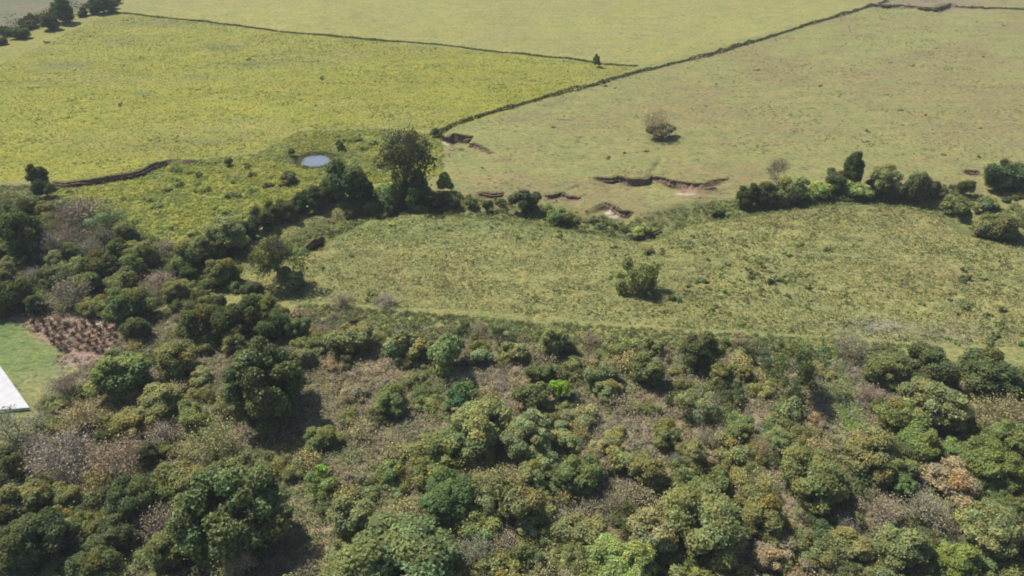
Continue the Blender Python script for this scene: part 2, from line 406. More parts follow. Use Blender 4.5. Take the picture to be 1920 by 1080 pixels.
# thicket floor: dry straw, pinkish litter and leaf mould
tm = poly_mask(wx, wy, THICKET - [0, 4.5], 2.2)
s1 = sm(.35, .65, fbm(xf, yf, 5, 3, 4))[:, None]; s2 = sm(.5, .7, fbm(xf, yf, 8, 6, 3))[:, None]
tf = LEAFLIT * (1 - s1) + DRY * s1; tf = tf * (1 - .5 * s2) + C(.12, .13, .055) * .5 * s2
lay(tm, tf)
for px, py, a, b, col, k in [(700, 700, 5, 3, C(.24, .19, .125), .9), (680, 850, 4, 3, C(.24, .185, .14), .9), (930, 710, 7, 5, C(.24, .19, .13), .85), (1170, 800, 5, 4, C(.27, .215, .15), .85), (590, 1010, 3.5, 5, C(.25, .195, .13), .9),
                             (1300, 790, 4, 4, C(.21, .165, .11), .7), (1420, 760, 4, 4, C(.22, .17, .12), .8), (1470, 960, 3, 5, C(.23, .18, .12), .8), (1580, 760, 1.6, 8, C(.14, .22, .06), .95), (270, 990, 3, 3, C(.2, .13, .1), .8), (440, 790, 3, 3, C(.17, .12, .08), .8), (1570, 680, 3, 4, C(.24, .2, .1), .8)]:
    c = at0(px, py); lay(k * np.exp(-(((wx - c[0]) / a) ** 2 + ((wy - c[1]) / b) ** 2)), col)
# wooded left bank floor
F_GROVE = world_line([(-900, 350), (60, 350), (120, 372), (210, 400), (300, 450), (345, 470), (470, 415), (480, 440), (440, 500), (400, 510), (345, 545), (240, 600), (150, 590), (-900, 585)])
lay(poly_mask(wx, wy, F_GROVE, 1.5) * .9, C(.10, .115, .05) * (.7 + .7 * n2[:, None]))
# cleared ground, lawn
F_CLEAR = world_line([(-60, 588), (20, 586), (150, 583), (235, 595), (225, 650), (170, 690), (100, 690), (110, 655), (40, 610)])
lay(poly_mask(wx, wy, F_CLEAR, .8), C(.27, .19, .155) * (.75 + .5 * n2[:, None]))
F_LAWN = world_line([(-700, 588), (0, 588), (45, 612), (100, 652), (118, 690), (100, 730), (60, 772), (-100, 800), (-700, 900)])
lay(poly_mask(wx, wy, F_LAWN, .9), LAWN * (.85 + .3 * n2[:, None]))
lay(poly_mask(wx, wy, world_line([(40, 700), (118, 680), (125, 715), (60, 775), (48, 740)]), 1.2) * .5, C(.24, .22, .11))
# reddish ploughed land beyond the distant tree line and the far right corner
F_FAR = world_line([(-900, 200), (-60, 93), (0, 72), (60, 50), (140, 22), (200, 6), (270, -45), (-900, -45)])
fr = C(.15, .15, .10) * (1 - .45 * q) + C(.18, .135, .10) * .45 * q; lay(poly_mask(wx, wy, F_FAR, 2), fr * (.85 + .3 * n1[:, None]))
lay(sm(330, 380, yf) * .85, C(.17, .15, .10) * (.7 + .6 * n1[:, None]))
c = at0(1730, -4); lay(.9 * np.exp(-(((wx - c[0]) / 22) ** 2 + ((wy - c[1]) / 16) ** 2)), C(.19, .14, .12))
# raw soil on the banks; the scarp strip is darkened to paint in its shade
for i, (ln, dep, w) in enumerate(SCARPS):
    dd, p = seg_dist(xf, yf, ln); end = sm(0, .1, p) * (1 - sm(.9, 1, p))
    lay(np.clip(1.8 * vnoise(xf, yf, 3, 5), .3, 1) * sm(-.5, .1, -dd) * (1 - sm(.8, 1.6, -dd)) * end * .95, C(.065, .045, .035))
for px, py, a, b, col, k in [(1310, 352, 3.5, 2.6, SOIL, 1), (1290, 349, 3, 3, SOIL * 1.1, 1), (1280, 361, 2.2, .8, SAND, .8), (1065, 366, 3.2, 1.4, SOIL, .9), (1072, 372, 2.6, 1.2, SOIL * .95, .9), (1145, 390, 1.4, 1.6, SAND, .9), (1155, 397, 1.5, 1.2, SAND * 1.1, .9),
                             (842, 260, 2.0, 2.4, SOIL * C(1.1, .95, 1), 1), (837, 268, 2.2, 1.2, SAND * 1.15, 1), (880, 272, 4, 1.6, TANGRASS, .8), (578, 457, .8, .7, SAND * 1.4, 1), (1193, 428, 2.2, .6, SAND, .9), (1815, 324, 2, 1.2, SOIL, .8), (127, 345, 2.4, 1.6, SOIL * .95, .9),
                             (180, 607, .9, .9, C(.55, .48, .38), .9), (1115, 650, 1.2, .6, SAND, .7), (1430, 682, 1.0, 1.2, C(.3, .25, .2), .7)]:
    c = at0(px, py); ww = .5 * (vnoise(xf, yf, 1.3, 2) - .5)
    lay(k * (1 - sm(.7, 1.15, 1.3 * np.sqrt(((xf - c[0]) / a) ** 2 + ((yf - c[1]) / b) ** 2) + 2.4 * ww)), col)
idx = np.arange(nx * ny).reshape(ny, nx)
gf = np.stack([idx[:-1, :-1], idx[:-1, 1:], idx[1:, 1:], idx[1:, :-1]], -1).reshape(-1, 4)
gme = mesh_np('ground', np.c_[xf, yf, zf], gf, [ground_material()], smooth=True)
a = gme.attributes.new('cover', 'FLOAT_COLOR', 'POINT'); a.data.foreach_set('color', np.c_[np.clip(cov, 0, 1), np.ones(len(cov))].astype(np.float32).ravel())
tag(link('ground', gme), kind='structure')

# raw earth faces of the gullies: broken, nearly upright, with a lip of turf
def bank(line, h, seed):
    g = np.random.default_rng(seed); L = np.r_[0, np.cumsum(np.hypot(*np.diff(line, axis=0).T))]; n = int(L[-1] / .22) + 2
    s = np.linspace(0, L[-1], n); x = np.interp(s, L, line[:, 0]); y = np.interp(s, L, line[:, 1])
    dx, dy = np.gradient(x), np.gradient(y); q = np.hypot(dx, dy); nxn, nyn = dy / q, -dx / q        # towards the camera side
    sg = np.where(nyn < 0, 1, -1); nxn, nyn = nxn * sg, nyn * sg
    wob = .55 * (vnoise(s, s * 0 + seed, 1.7, 1) - .5) + .5 * (vnoise(s, s * 0 + seed, .5, 2) - .5) + .9 * (vnoise(s, s * 0 + seed, 5, 3) - .5)
    env = np.sqrt(np.clip(np.sin(np.pi * s / L[-1]), 0, 1)) * (.35 + 1.0 * vnoise(s, s * 0 + seed, 3.1, 4))
    rows = []
    for off, t in [(-.7, 0.), (-.15, .05), (.30, .06), (.36, -.12), (.30, -.45), (.42, -.8), (.75, -1.12)]:
        o = off + wob; xx, yy = x + nxn * o + .05 * g.normal(size=n), y + nyn * o
        zt = height(x - nxn * .9, y - nyn * .9, False)
        zz = zt + (.10 if t > 0 else 0) * env + t * h * env + .05 * g.normal(size=n) * env - (.12 if off < -.5 else 0) - (1 - np.clip(env * 3, 0, 1)) * .3
        rows.append(np.c_[xx, yy, zz])
    V = np.concatenate(rows); idx = np.arange(len(rows) * n).reshape(len(rows), n)
    F = np.stack([idx[:-1, :-1], idx[1:, :-1], idx[1:, 1:], idx[:-1, 1:]], -1).reshape(-1, 4)
    k = np.repeat(np.arange(len(rows) - 1), n - 1)
    T = np.where((k < 2)[:, None], C(.15, .155, .06), C(.19, .13, .10)) * g.uniform(.7, 1.3, (len(F), 1))
    return mesh_np('earth_bank', V, F, [M_GRASS], T)
for i, (ln, dep, w) in enumerate(SCARPS): tag(link('earth_bank', bank(ln, dep * (.6 if i not in (0, 11) else (.5 if i == 0 else .3)), i)), kind='structure')

# pond water, the pale sky reflection put into its base colour
def simple(name, col, rough, spec=.5):
    m, n, N, L = mat(name); out = N.new('ShaderNodeOutputMaterial'); b = N.new('ShaderNodeBsdfPrincipled')
    no = N.new('ShaderNodeTexNoise'); no.inputs['Scale'].default_value = .9; no.inputs['Detail'].default_value = 5
    tc = N.new('ShaderNodeTexCoord'); L.new(tc.outputs['Object'], no.inputs[0])
    r = N.new('ShaderNodeValToRGB'); r.color_ramp.elements[0].position = .3; r.color_ramp.elements[1].position = .7
    r.color_ramp.elements[0].color = (*[c * .85 for c in col], 1); r.color_ramp.elements[1].color = (*[min(1, c * 1.08) for c in col], 1)
    L.new(no.outputs[0], r.inputs[0]); L.new(r.outputs[0], b.inputs[0]); b.inputs['Roughness'].default_value = rough
    b.inputs['Specular IOR Level'].default_value = spec; L.new(b.outputs[0], out.inputs[0]); return m
wm = simple('sky_tinted_water', (.15, .172, .215), .1)
V = [(0, 0, 0)] + [(math.cos(t) * 4.2, math.sin(t) * 4.2, 0) for t in np.linspace(0, 2 * math.pi, 40, endpoint=False)]
me = bpy.data.meshes.new('pond_water'); me.from_pydata(V, [], [(0, 1 + i, 1 + (i + 1) % 40) for i in range(40)]); me.materials.append(wm)
o = link('pond_water', me); o.location = (POND[0], POND[1], -.52); tag(o, kind='structure')

# pale concrete road at the left
rd = world_line([(-420, 640), (-3, 683), (57, 768), (20, 771), (-420, 790)])
import bmesh
bm = bmesh.new(); vs = [bm.verts.new((p[0], p[1], .35)) for p in rd]; f = bm.faces.new(vs)
r = bmesh.ops.extrude_face_region(bm, geom=[f]); bmesh.ops.translate(bm, verts=[v for v in r['geom'] if isinstance(v, bmesh.types.BMVert)], vec=(0, 0, -.7))
bmesh.ops.recalc_face_normals(bm, faces=bm.faces); me = bpy.data.meshes.new('road'); bm.to_mesh(me); bm.free()
me.materials.append(simple('pale_concrete', (.44, .44, .455), .8)); tag(link('road', me), kind='structure')

# ---------------------------------------------------------------- PLANT PROTOTYPES
P = {}
def proto(kind, W0, H0, crowns, trunk=None): P.setdefault(kind, []).append((W0, H0, crowns, trunk))
for s in (1, 2):
    proto('lush', 11, 8.5, crown_mesh('lush_crown', 4.9, 4.2, 4.3, 62, .20, 18000, .20, s, M_LEAF_WAXY, shell=.86, jag=.18, bottom=-.8, core=.7), trunk_mesh('stout_trunk', 8, .45, 4, s, M_BARK))
for s in (3, 4, 5):
    proto('dome', 8, 6, crown_mesh('dome_crown', 3.5, 3.0, 2.8, 56, .25, 15000, .15, s, M_LEAF, shell=.82, jag=.3, bottom=-.9, core=.75), trunk_mesh('dome_trunk', 5.6, .28, 3, s, M_BARK))
for s in (6, 7, 8, 9):
    proto('tree', 5, 5, crown_mesh('tree_crown', 2.15, 2.35, 2.2, 30, .31, 8000, .125, s, M_LEAF, shell=.76, jag=.45, bottom=-.97), trunk_mesh('tree_trunk', 4.7, .17, 1.8, s, M_BARK))
for s in (10, 11):
    proto('open', 5, 5.4, crown_mesh('open_crown', 2.4, 2.3, 3.0, 24, .25, 3400, .12, s, M_LEAF, shell=.8, jag=.95, bottom=-.8, core=0), trunk_mesh('open_trunk', 5.4, .18, 2.3, s, M_PALE_BARK, 9))
for s in range(12, 18):
    proto('shrub', 2.6, 1.9, crown_mesh('shrub_foliage', 1.1, .95, .8, 11, .34, 2400, .10, s, M_LEAF, shell=.72, jag=.5, bottom=-.3))
for s in (20,):
    proto('ball', 3.5, 3.2, crown_mesh('ball_foliage', 1.55, 1.5, 1.55, 70, .2, 5000, .12, s, M_LEAF, shell=.9, jag=0, bottom=-.75, tvar=.15, core=.8), trunk_mesh('ball_trunk', 3, .12, 1, s, M_BARK))
for s in (21, 22, 23):
    proto('bare', 5, 3.6, twig_mesh('bare_twigs', 2.3, 3.5, 17, s, M_TWIG, .045, 1400, .075))
for s in (24, 25, 26):
    proto('bush', 2.6, 1.8, twig_mesh('dry_bush_twigs', 1.2, 1.75, 12, s, M_TWIG, .04, 1300, .065, 2))
for s in (27, 28):
    proto('tuft', 1.2, .7, crown_mesh('tuft_foliage', .55, .35, .15, 6, .4, 220, .11, s, M_LEAF, shell=.75, jag=.9, bottom=-.1, core=.35))
for s in (38, 39):
    proto('dry', .8, 1.1, twig_mesh('dry_stalks', .35, 1.1, 8, s, M_TWIG, .05, 120, .09, 2))
for s in (29,):
    proto('sprig', 1.3, 3.0, crown_mesh('sprig_foliage', .45, 1.1, 1.7, 9, .6, 420, .17, s, M_LEAF, shell=.7, jag=.5, bottom=-.6, core=.5), trunk_mesh('sprig_stem', 2.6, .05, .3, s, M_BARK, 3))

def merged(name, a, b, tint_b):
    # join two prototype meshes into one, the second with its own tint relative to the first
    def rd(me):
        v = np.empty(len(me.vertices) * 3, np.float32); me.vertices.foreach_get('co', v)
        f = np.empty(len(me.loops), np.int32); me.loops.foreach_get('vertex_index', f)
        t = np.empty(len(me.polygons) * 4, np.float32); me.attributes['tint'].data.foreach_get('color', t)
        return v.reshape(-1, 3), f.reshape(-1, 4), t.reshape(-1, 4)[:, :3]
    va, fa, ta = rd(a); vb, fb, tb = rd(b)
    return mesh_np(name, np.concatenate([va, vb]), np.concatenate([fa, fb + len(va)]), [M_LEAF], np.concatenate([ta, tb * tint_b]))
for s in range(30, 37):
    leafy_part = crown_mesh('f', 1.5, .85, .6, 15, .26, 2800, .088, s, M_LEAF, shell=.8, jag=.8, bottom=-.2, core=.6)
    proto('scrub', 3.3, 1.7, merged('scrub_foliage', leafy_part, twig_mesh('t', 1.7, 1.8, 15, s, M_TWIG, .035, 300, .08, 2), [1.5, 1.3, 1.6]))
PAL = dict(deep=(.043, .057, .024), glossy=(.050, .066, .025), dark=(.054, .064, .031), mid=(.082, .096, .042), olive=(.095, .100, .044), gold=(.100, .098, .044), bright=(.082, .104, .038),
           lime=(.10, .155, .03), sage=(.112, .122, .060), tan=(.138, .117, .080), mauve=(.118, .098, .094), grey=(.108, .097, .087), rust=(.14, .10, .08), dryred=(.07, .045, .038), pale=(.135, .16, .062), straw=(.155, .142, .085), emerald=(.055, .083, .036))
GREEN = 2.65
NAMES = dict(lush=('broad_tree', 'tree'), dome=('domed_tree', 'tree'), tree=('small_tree', 'tree'), open=('open_crowned_tree', 'tree'), shrub=('shrub', 'shrub'), ball=('round_bush', 'bush'),
             bare=('leafless_bush', 'bush'), bush=('dry_bush', 'bush'), tuft=('weed_tuft', 'weed'), sprig=('sapling', 'sapling'), scrub=('scrub_bush', 'bush'), dry=('dry_plant', 'plant'))  # dry kind: upright dry plants standing in rows, not shrubs
PLACED = []
def plant(kind, px, py, w, ratio=None, col='mid', label=None, group=None, short=None, jitter=.12, seed=None):
    """px, py: where the middle of its foliage shows; w: width there in photo pixels; ratio: height/width"""
    g = random.Random(int(px * 13 + py * 7) if seed is None else seed)
    W0, H0, crown, trunk = P[kind][g.randrange(len(P[kind]))]
    r0 = H0 / W0; ratio = ratio or r0 * g.uniform(.6, .95)
    wm_ = w * mpp(*at0(px, py, 1))
    for _ in range(3):
        hm = wm_ * ratio; p = at(px, py, hm * .55); wm_ = w * mpp(p[0], p[1], hm * .5)
    z = hz(*p)
    base = np.array(PAL[col]); c = base * GREEN * (1 + jitter * g.gauss(0, 1) * .6); c = c * [1 + .05 * g.gauss(0, 1), 1, .9 + .05 * g.gauss(0, 1)]
    c = [float(max(.01, v)) for v in c] + [1.0]
    nm, cat = NAMES[kind]; sx = wm_ / W0; sz = hm / H0
    if trunk is not None:
        root = link(nm, None); root.empty_display_size = .5
        t = link('trunk', trunk, root); k = link('crown', crown, root); k.color = c
    else:
        root = link(nm, crown); root.color = c
    root.location = (p[0], p[1], z - .06); root.scale = (sx, sx, sz); root.rotation_euler = (0, 0, g.uniform(0, 6.28))
    tag(root, label, cat, group)
    PLACED.append(dict(o=root, x=p[0], y=p[1], r=wm_ / 2, px=px, py=py, w=w, col=col, kind=kind, short=short, label=label)); return root

# ---------------------------------------------------------------- the plants one can point at
LM = [  # kind, px, py, w, ratio, colour, label, short name used by its neighbours
 ('lush', 490, 712, 172, .98, 'glossy', 'big dark green domed tree with glossy leaf clumps below the belt corner', 'the big glossy domed tree'),
 ('lush', 430, 955, 215, .88, 'glossy', 'largest dark green tree at the bottom left with a pitch dark shaded side', 'the largest dark tree at the bottom left'),
 ('dome', 988, 815, 112, .8, 'sage', 'round grey-green domed tree in the middle of the thicket', 'the round grey-green domed tree'),
 ('tree', 975, 925, 105, 1.25, 'gold', 'tall olive-gold tree below the round grey-green domed tree', 'the tall olive-gold tree'),
 ('dome', 1325, 972, 168, .8, 'olive', 'broad mossy olive domed tree in the lower right middle', 'the broad mossy olive dome'),
 ('dome', 748, 1040, 230, .6, 'mid', 'wide fresh green canopy touching the bottom edge left of centre', 'the wide green canopy at the bottom edge'),
 ('dome', 1165, 1052, 130, .7, 'pale', 'pale green leafy tree at the bottom edge right of centre', 'the pale green tree at the bottom edge'),
 ('ball', 1697, 912, 56, .92, 'emerald', 'tidy round bright green bush like a ball among bare twigs', 'the tidy round green bush'),
 ('dome', 1088, 885, 100, .8, 'mid', 'green rounded tree right of the olive-gold tree', 'the green tree right of the olive-gold one'),
 ('dome', 840, 925, 120, .7, 'emerald', 'low spreading deep green tree left of the olive-gold tree', 'the low deep green tree'),
 ('tree', 662, 965, 96, 1.0, 'olive', 'mossy brownish olive tree beside the dry slope', 'the mossy olive tree'),
 ('dome', 240, 935, 118, .8, 'dark', 'dark green tree left of the largest dark tree', 'the dark green tree at the lower left'),
 ('dome', 900, 790, 130, .75, 'sage', 'grey-green tree leaning against the round domed tree', 'the grey-green leaning tree'),
 ('tree', 850, 835, 110, .85, 'mid', 'green tree with yellowish top left of the domed tree', 'the yellowish topped tree'),
 ('shrub', 1045, 728, 48, 1.1, 'lime', 'vivid lime green shrub in the centre of the thicket', 'the vivid lime shrub'),
 ('shrub', 1000, 735, 80, .75, 'mid', 'fresh green shrub just left of the vivid lime shrub', 'the fresh green shrub'),
 ('sprig', 604, 882, 24, 2.0, 'lime', 'slender lime green sapling standing alone on the dry slope', 'the slender lime sapling'),
 ('open', 1500, 690, 95, 1.35, 'dark', 'tall dark twiggy tree beside the sandy gap', 'the tall dark twiggy tree'),
 ('tree', 1310, 652, 78, 1.1, 'dark', 'dark tree at the top edge of the thicket above a round green bush', 'the dark tree at the thicket edge'),
 ('ball', 1356, 700, 50, 1.0, 'mid', 'rounded mid green bush under the dark edge tree', 'the rounded mid green bush'),
 ('ball', 1397, 697, 34, .95, 'olive', 'small rounded olive bush beside the sandy patch', 'the small rounded olive bush'),
 ('open', 1420, 660, 62, .9, 'dark', 'dark arching tree over the sandy patch', 'the dark arching tree'),
 ('tree', 372, 592, 90, 1.0, 'dark', 'dark tree in the shady group at the corner of the belt', 'the dark corner tree'),
 ('tree', 440, 590, 95, 1.0, 'deep', 'blackish green tree in the middle of the shady group', 'the blackish green tree'),
 ('tree', 508, 600, 70, 1.0, 'deep', 'deep green tree at the right end of the shady group', 'the deep green end tree'),
 ('tree', 555, 608, 50, 1.1, 'mid', 'mid green tree to the right of the shady group', 'the mid green edge tree'),
 ('shrub', 838, 660, 92, .95, 'mid', 'mossy green bush with a dark shaded foot below the pasture edge', 'the mossy green bush'),
 ('tree', 655, 625, 88, .9, 'sage', 'grey-green tree leaning over the pasture edge', 'the grey-green edge tree'),
 ('shrub', 760, 640, 85, .8, 'sage', 'dusty green bush beside brown brush at the pasture edge', 'the dusty green edge bush'),
 ('tree', 730, 745, 75, .85, 'mid', 'green bush with brown tips above the dry patch', 'the brown tipped green bush'),
 ('shrub', 860, 735, 72, .75, 'emerald', 'dark fresh green shrub left of the tan clearing', 'the dark fresh green shrub'),
 ('tree', 1040, 635, 68, 1.0, 'sage', 'grey-brown green tree on the pasture edge above centre', 'the grey-brown edge tree'),
 ('tree', 1125, 690, 70, 1.0, 'sage', 'dusty green tree casting a black shadow right of centre', 'the dusty shadow casting tree'),
 ('tree', 1215, 690, 75, .9, 'mid', 'green tree left of the dark edge tree', 'the green tree left of the dark edge tree'),
 ('tree', 1855, 690, 120, .8, 'dark', 'large dark tree at the upper right of the thicket', 'the large dark tree at the upper right'),
 ('tree', 1745, 672, 95, .9, 'dark', 'dark green tree left of the large one at upper right', 'the dark green tree at upper right'),
 ('tree', 1662, 685, 78, .9, 'mid', 'green tree right of the grassy strip', 'the green tree by the grassy strip'),
 ('dome', 1750, 752, 125, .75, 'olive', 'olive green canopy in the dense right part of the thicket', 'the olive green canopy'),
 ('tree', 1698, 775, 85, .9, 'mid', 'leafy green tree leaning over the grassy strip', 'the leafy tree over the strip'),
 ('tree', 1730, 822, 100, .8, 'bright', 'bright green low tree below the olive canopy', 'the bright green low tree'),
 ('bare', 1885, 765, 120, .6, 'tan', 'tan grey twiggy mound at the right edge', 'the tan grey twiggy mound'),
 ('dome', 1528, 890, 135, .8, 'olive', 'brownish olive domed tree with a dark right side', 'the brownish olive dome'),
 ('dome', 1640, 850, 125, .75, 'olive', 'olive tree directly above the tidy round bush', 'the olive tree above the round bush'),
 ('dome', 1860, 865, 115, .8, 'bright', 'yellowish bright green tree at the right edge', 'the yellowish bright tree'),
 ('dome', 1895, 818, 90, .8, 'bright', 'fresh green tree above the yellowish one at the right edge', 'the fresh green right edge tree'),
 ('tree', 1790, 892, 110, .7, 'tan', 'tan-leaved tree between the round bush and the yellowish tree', 'the tan-leaved tree'),
 ('bare', 1655, 945, 100, .6, 'mauve', 'pinkish grey twiggy bush left below the tidy round bush', 'the pinkish grey twiggy bush'),
 ('bare', 1745, 955, 120, .6, 'grey', 'grey twiggy bush right below the tidy round bush', 'the grey twiggy bush'),
 ('dome', 1860, 985, 130, .75, 'olive', 'brown olive spreading tree at the lower right', 'the brown olive spreading tree'),
 ('tree', 1690, 1020, 110, .8, 'sage', 'dusty grey-green tree near the bottom right', 'the dusty tree near the bottom right'),
 ('tree', 1600, 1020, 85, .7, 'gold', 'orange-brown tree near the bottom right', 'the orange-brown tree'),
 ('tree', 1795, 1045, 90, .8, 'bright', 'bright green tree at the bottom right edge', 'the bright green bottom tree'),
 ('shrub', 1500, 850, 50, .9, 'sage', 'silvery green shrub right of the middle', 'the silvery green shrub'),
 ('bare', 110, 845, 150, .55, 'mauve', 'wide mauve grey leafless bush beside the road end', 'the wide mauve leafless bush'),
 ('bare', 222, 845, 120, .7, 'mauve', 'mauve leafless bush left of the dark gap', 'the mauve leafless bush'),
 ('bare', 150, 775, 110, .6, 'tan', 'brownish leafless bush by the lawn corner', 'the brownish leafless bush'),
 ('bare', 118, 720, 70, .7, 'mauve', 'purplish leafless shrub on the lawn edge', 'the purplish leafless shrub'),
 ('bare', 12, 800, 120, .6, 'grey', 'grey leafless bush in front of the pale road', 'the grey leafless bush by the road'),
 ('tree', 255, 785, 95, .7, 'gold', 'tan-olive tree left of the dark gap', 'the tan-olive tree'),
 ('tree', 230, 695, 120, .75, 'mid', 'wide mid green tree near the lawn', 'the wide grey-green tree'),
 ('tree', 325, 665, 95, .85, 'olive', 'olive tree left of the big glossy domed tree', 'the olive tree left of the glossy dome'),
 ('tree', 300, 745, 90, .8, 'sage', 'shaded grey-green tree below the olive one', 'the shaded grey-green tree'),
 ('bare', 395, 815, 110, .75, 'straw', 'straw coloured twiggy tree between the two largest trees', 'the straw coloured twiggy tree'),
 ('tree', 345, 885, 90, .9, 'olive', 'olive-tan bushy tree above the largest dark tree', 'the olive-tan bushy tree'),
 ('tree', 45, 935, 105, .85, 'olive', 'yellowish olive tree at the lower left edge', 'the yellowish olive edge tree'),
 ('dome', 55, 1010, 140, .85, 'dark', 'dark grey-green tree in the bottom left corner', 'the dark corner tree at the bottom left'),
 ('tree', 175, 1045, 110, .8, 'dark', 'dark olive tree on the bottom edge at left', 'the dark olive bottom tree'),
 ('tree', 315, 1020, 95, .9, 'mid', 'mossy green tree at the foot of the largest dark tree', 'the mossy green foot tree'),
 ('tree', 1450, 1035, 90, .7, 'tan', 'pinkish tan dry tree at the bottom right of centre', 'the pinkish tan dry tree'),
 ('tree', 600, 815, 70, .7, 'mid', 'mossy green bush at the foot of the glossy domed tree', 'the mossy bush by the glossy dome'),
 ('tree', 1210, 870, 90, .8, 'olive', 'olive bush with dark shaded side in the lower middle', 'the olive lower middle bush'),
 ('tree', 1250, 810, 70, .9, 'mid', 'green bush with black shade beside the dry gap', 'the green bush by the dry gap'),
 ('tree', 1090, 985, 100, .8, 'olive', 'golden green tree above the pale green bottom tree', 'the golden green tree'),
 ('tree', 1390, 800, 60, .9, 'mid', 'green bush with a pitch dark foot right of centre', 'the green dark footed bush'),
 # belt of trees, pond and creek
 ('open', 758, 298, 112, 1.2, 'dark', 'tallest half-bare tree by the creek with pale forked branches', 'the tallest half-bare creek tree'),
 ('tree', 785, 352, 50, 1.3, 'deep', 'dark evergreen tree at the foot of the half-bare creek tree', 'the dark tree at its foot'),
 ('scrub', 762, 345, 90, .8, 'dark', 'wide dark ragged bush clothing the trunk of the tallest creek tree', 'the ragged bush at the creek tree trunk'),
 ('tree', 650, 335, 90, .9, 'dark', 'dark spreading tree right of the pond in the tree belt', 'the dark spreading belt tree'),
 ('shrub', 720, 352, 55, .7, 'pale', 'light green bush between the belt and the creek tree', 'the light green belt bush'),
 ('open', 515, 485, 100, .95, 'olive', 'brownish open crowned tree at the left end of the near pasture', 'the brownish pasture tree'),
 ('shrub', 545, 520, 60, .7, 'dark', 'dark green bush under the brownish pasture tree', 'the dark bush under it'),
 ('tree', 412, 502, 66, .9, 'mid', 'leafy green bush in front of the belt', 'the leafy belt front bush'),
 ('scrub', 1197, 517, 80, .72, 'mid', 'lone green bush in the middle of the near pasture', 'the lone pasture bush'),
 ('bare', 1232, 228, 66, .85, 'tan', 'lone grey twiggy tree in the brown pasture', 'the lone grey twiggy tree'),
 ('shrub', 1240, 242, 60, .45, 'dark', 'low dark skirt of growth under the lone grey twiggy tree', 'the dark growth under it'),
 ('tree', 1602, 308, 46, 1.7, 'deep', 'tall narrow dark tree rising above the creek clump', 'the tall narrow creek tree'),
 ('tree', 1570, 330, 50, .9, 'dark', 'dark bush left of the tall narrow tree', 'the dark bush left of the narrow tree'),
 ('tree', 1665, 325, 72, .9, 'olive', 'olive-topped tree in the creek clump', 'the olive-topped clump tree'),
 ('tree', 1655, 345, 60, .8, 'deep', 'deep green tree under the olive-topped one', 'the deep green clump tree'),
 ('tree', 1722, 335, 55, 1.2, 'dark', 'dark two-headed tree right of the olive-topped tree', 'the dark two-headed tree'),
 ('tree', 1748, 348, 34, 1.0, 'dark', 'small dark tree at the right end of the creek clump', 'the small dark end tree'),
 ('tree', 1402, 365, 50, 1.0, 'deep', 'pitch dark rounded tree at the bend of the creek', 'the pitch dark creek tree'),
 ('tree', 1440, 358, 60, .9, 'dark', 'dark bush right of the pitch dark creek tree', 'the dark bush at the creek bend'),
 ('tree', 1485, 343, 74, .8, 'sage', 'grey-green bush in the creek belt', 'the grey-green creek bush'),
 ('bare', 1460, 312, 46, 1.0, 'grey', 'thin grey leafless tree above the creek belt', 'the thin grey leafless tree'),
 ('shrub', 1540, 348, 60, .6, 'pale', 'light green bush left of the creek clump', 'the light green creek bush'),
 ('shrub', 1612, 352, 60, .6, 'pale', 'bright low bush in front of the tall narrow tree', 'the bright low creek bush'),
 ('tree', 1888, 318, 80, .95, 'dark', 'broad dark tree at the right edge above the creek', 'the broad dark right edge tree'),
 ('tree', 1868, 418, 88, .65, 'olive', 'wide olive bush where the creek leaves at right', 'the wide olive creek bush'),
 ('shrub', 1815, 350, 40, .9, 'dark', 'dark pointed bush beside the red bank at right', 'the dark bush by the red bank'),
 ('shrub', 1790, 382, 66, .6, 'mid', 'mid green bush along the right creek bend', 'the mid green bend bush'),
 ('shrub', 1848, 378, 50, .6, 'mid', 'green bush above the wide olive bush', 'the green bush above the olive one'),
 ('shrub', 982, 372, 62, .8, 'dark', 'dark spiky bush by the small red bank', 'the dark spiky bush'),
 ('shrub', 1050, 402, 60, .6, 'mid', 'low green bush along the middle creek', 'the low creek bush'),
 ('shrub', 912, 385, 28, .9, 'dark', 'small dark bush left of the spiky bush', 'the small dark creek bush'),
 ('shrub', 835, 342, 46, .9, 'mid', 'green bush right of the half-bare creek tree', 'the green bush by the creek tree'),
 ('shrub', 820, 378, 34, .8, 'dark', 'round dark bush in the creek row', 'the round dark creek bush'),
 ('shrub', 852, 376, 34, .8, 'dark', 'twin round dark bush next in the creek row', 'the twin dark creek bush'),
 ('shrub', 884, 374, 32, .8, 'mid', 'third rounded bush in the creek row', 'the third creek row bush'),
 ('shrub', 1210, 433, 30, .7, 'pale', 'small pale bush at the lowest bend of the creek', 'the small pale bend bush'),
 ('shrub', 1345, 392, 50, .5, 'mid', 'low green bush left of the pitch dark creek tree', 'the low bush before the dark tree'),
 ('shrub', 636, 271, 22, .8, 'deep', 'small dark bush behind the pond', 'the small dark pond bush'),
 ('shrub', 546, 284, 20, .8, 'deep', 'small dark bush left of the pond', 'the dark bush left of the pond'),
 ('shrub', 540, 330, 40, .6, 'mid', 'green bush in front of the pond', 'the green bush before the pond'),
 ('shrub', 427, 303, 22, .7, 'dark', 'small dark bush at the end of the earth bank', 'the bank end bush'),
 ('tree', 70, 325, 40, 1.1, 'dark', 'dark tree at the left end of the earth bank', 'the bank tree'),
 ('shrub', 78, 350, 44, .9, 'deep', 'deep green bush below the bank tree', 'the bush below the bank tree'),
 ('shrub', 818, 246, 26, .7, 'dark', 'dark bush at the head of the hedge by the red gully', 'the hedge head bush'),
 ('shrub', 1118, 112, 18, 1.3, 'dark', 'bush sticking out of the far hedge near the junction', 'the far hedge bush'),
 ('shrub', 1132, 153, 12, 1.1, 'dark', 'small round bush on the long diagonal hedge', 'the round diagonal hedge bush'),
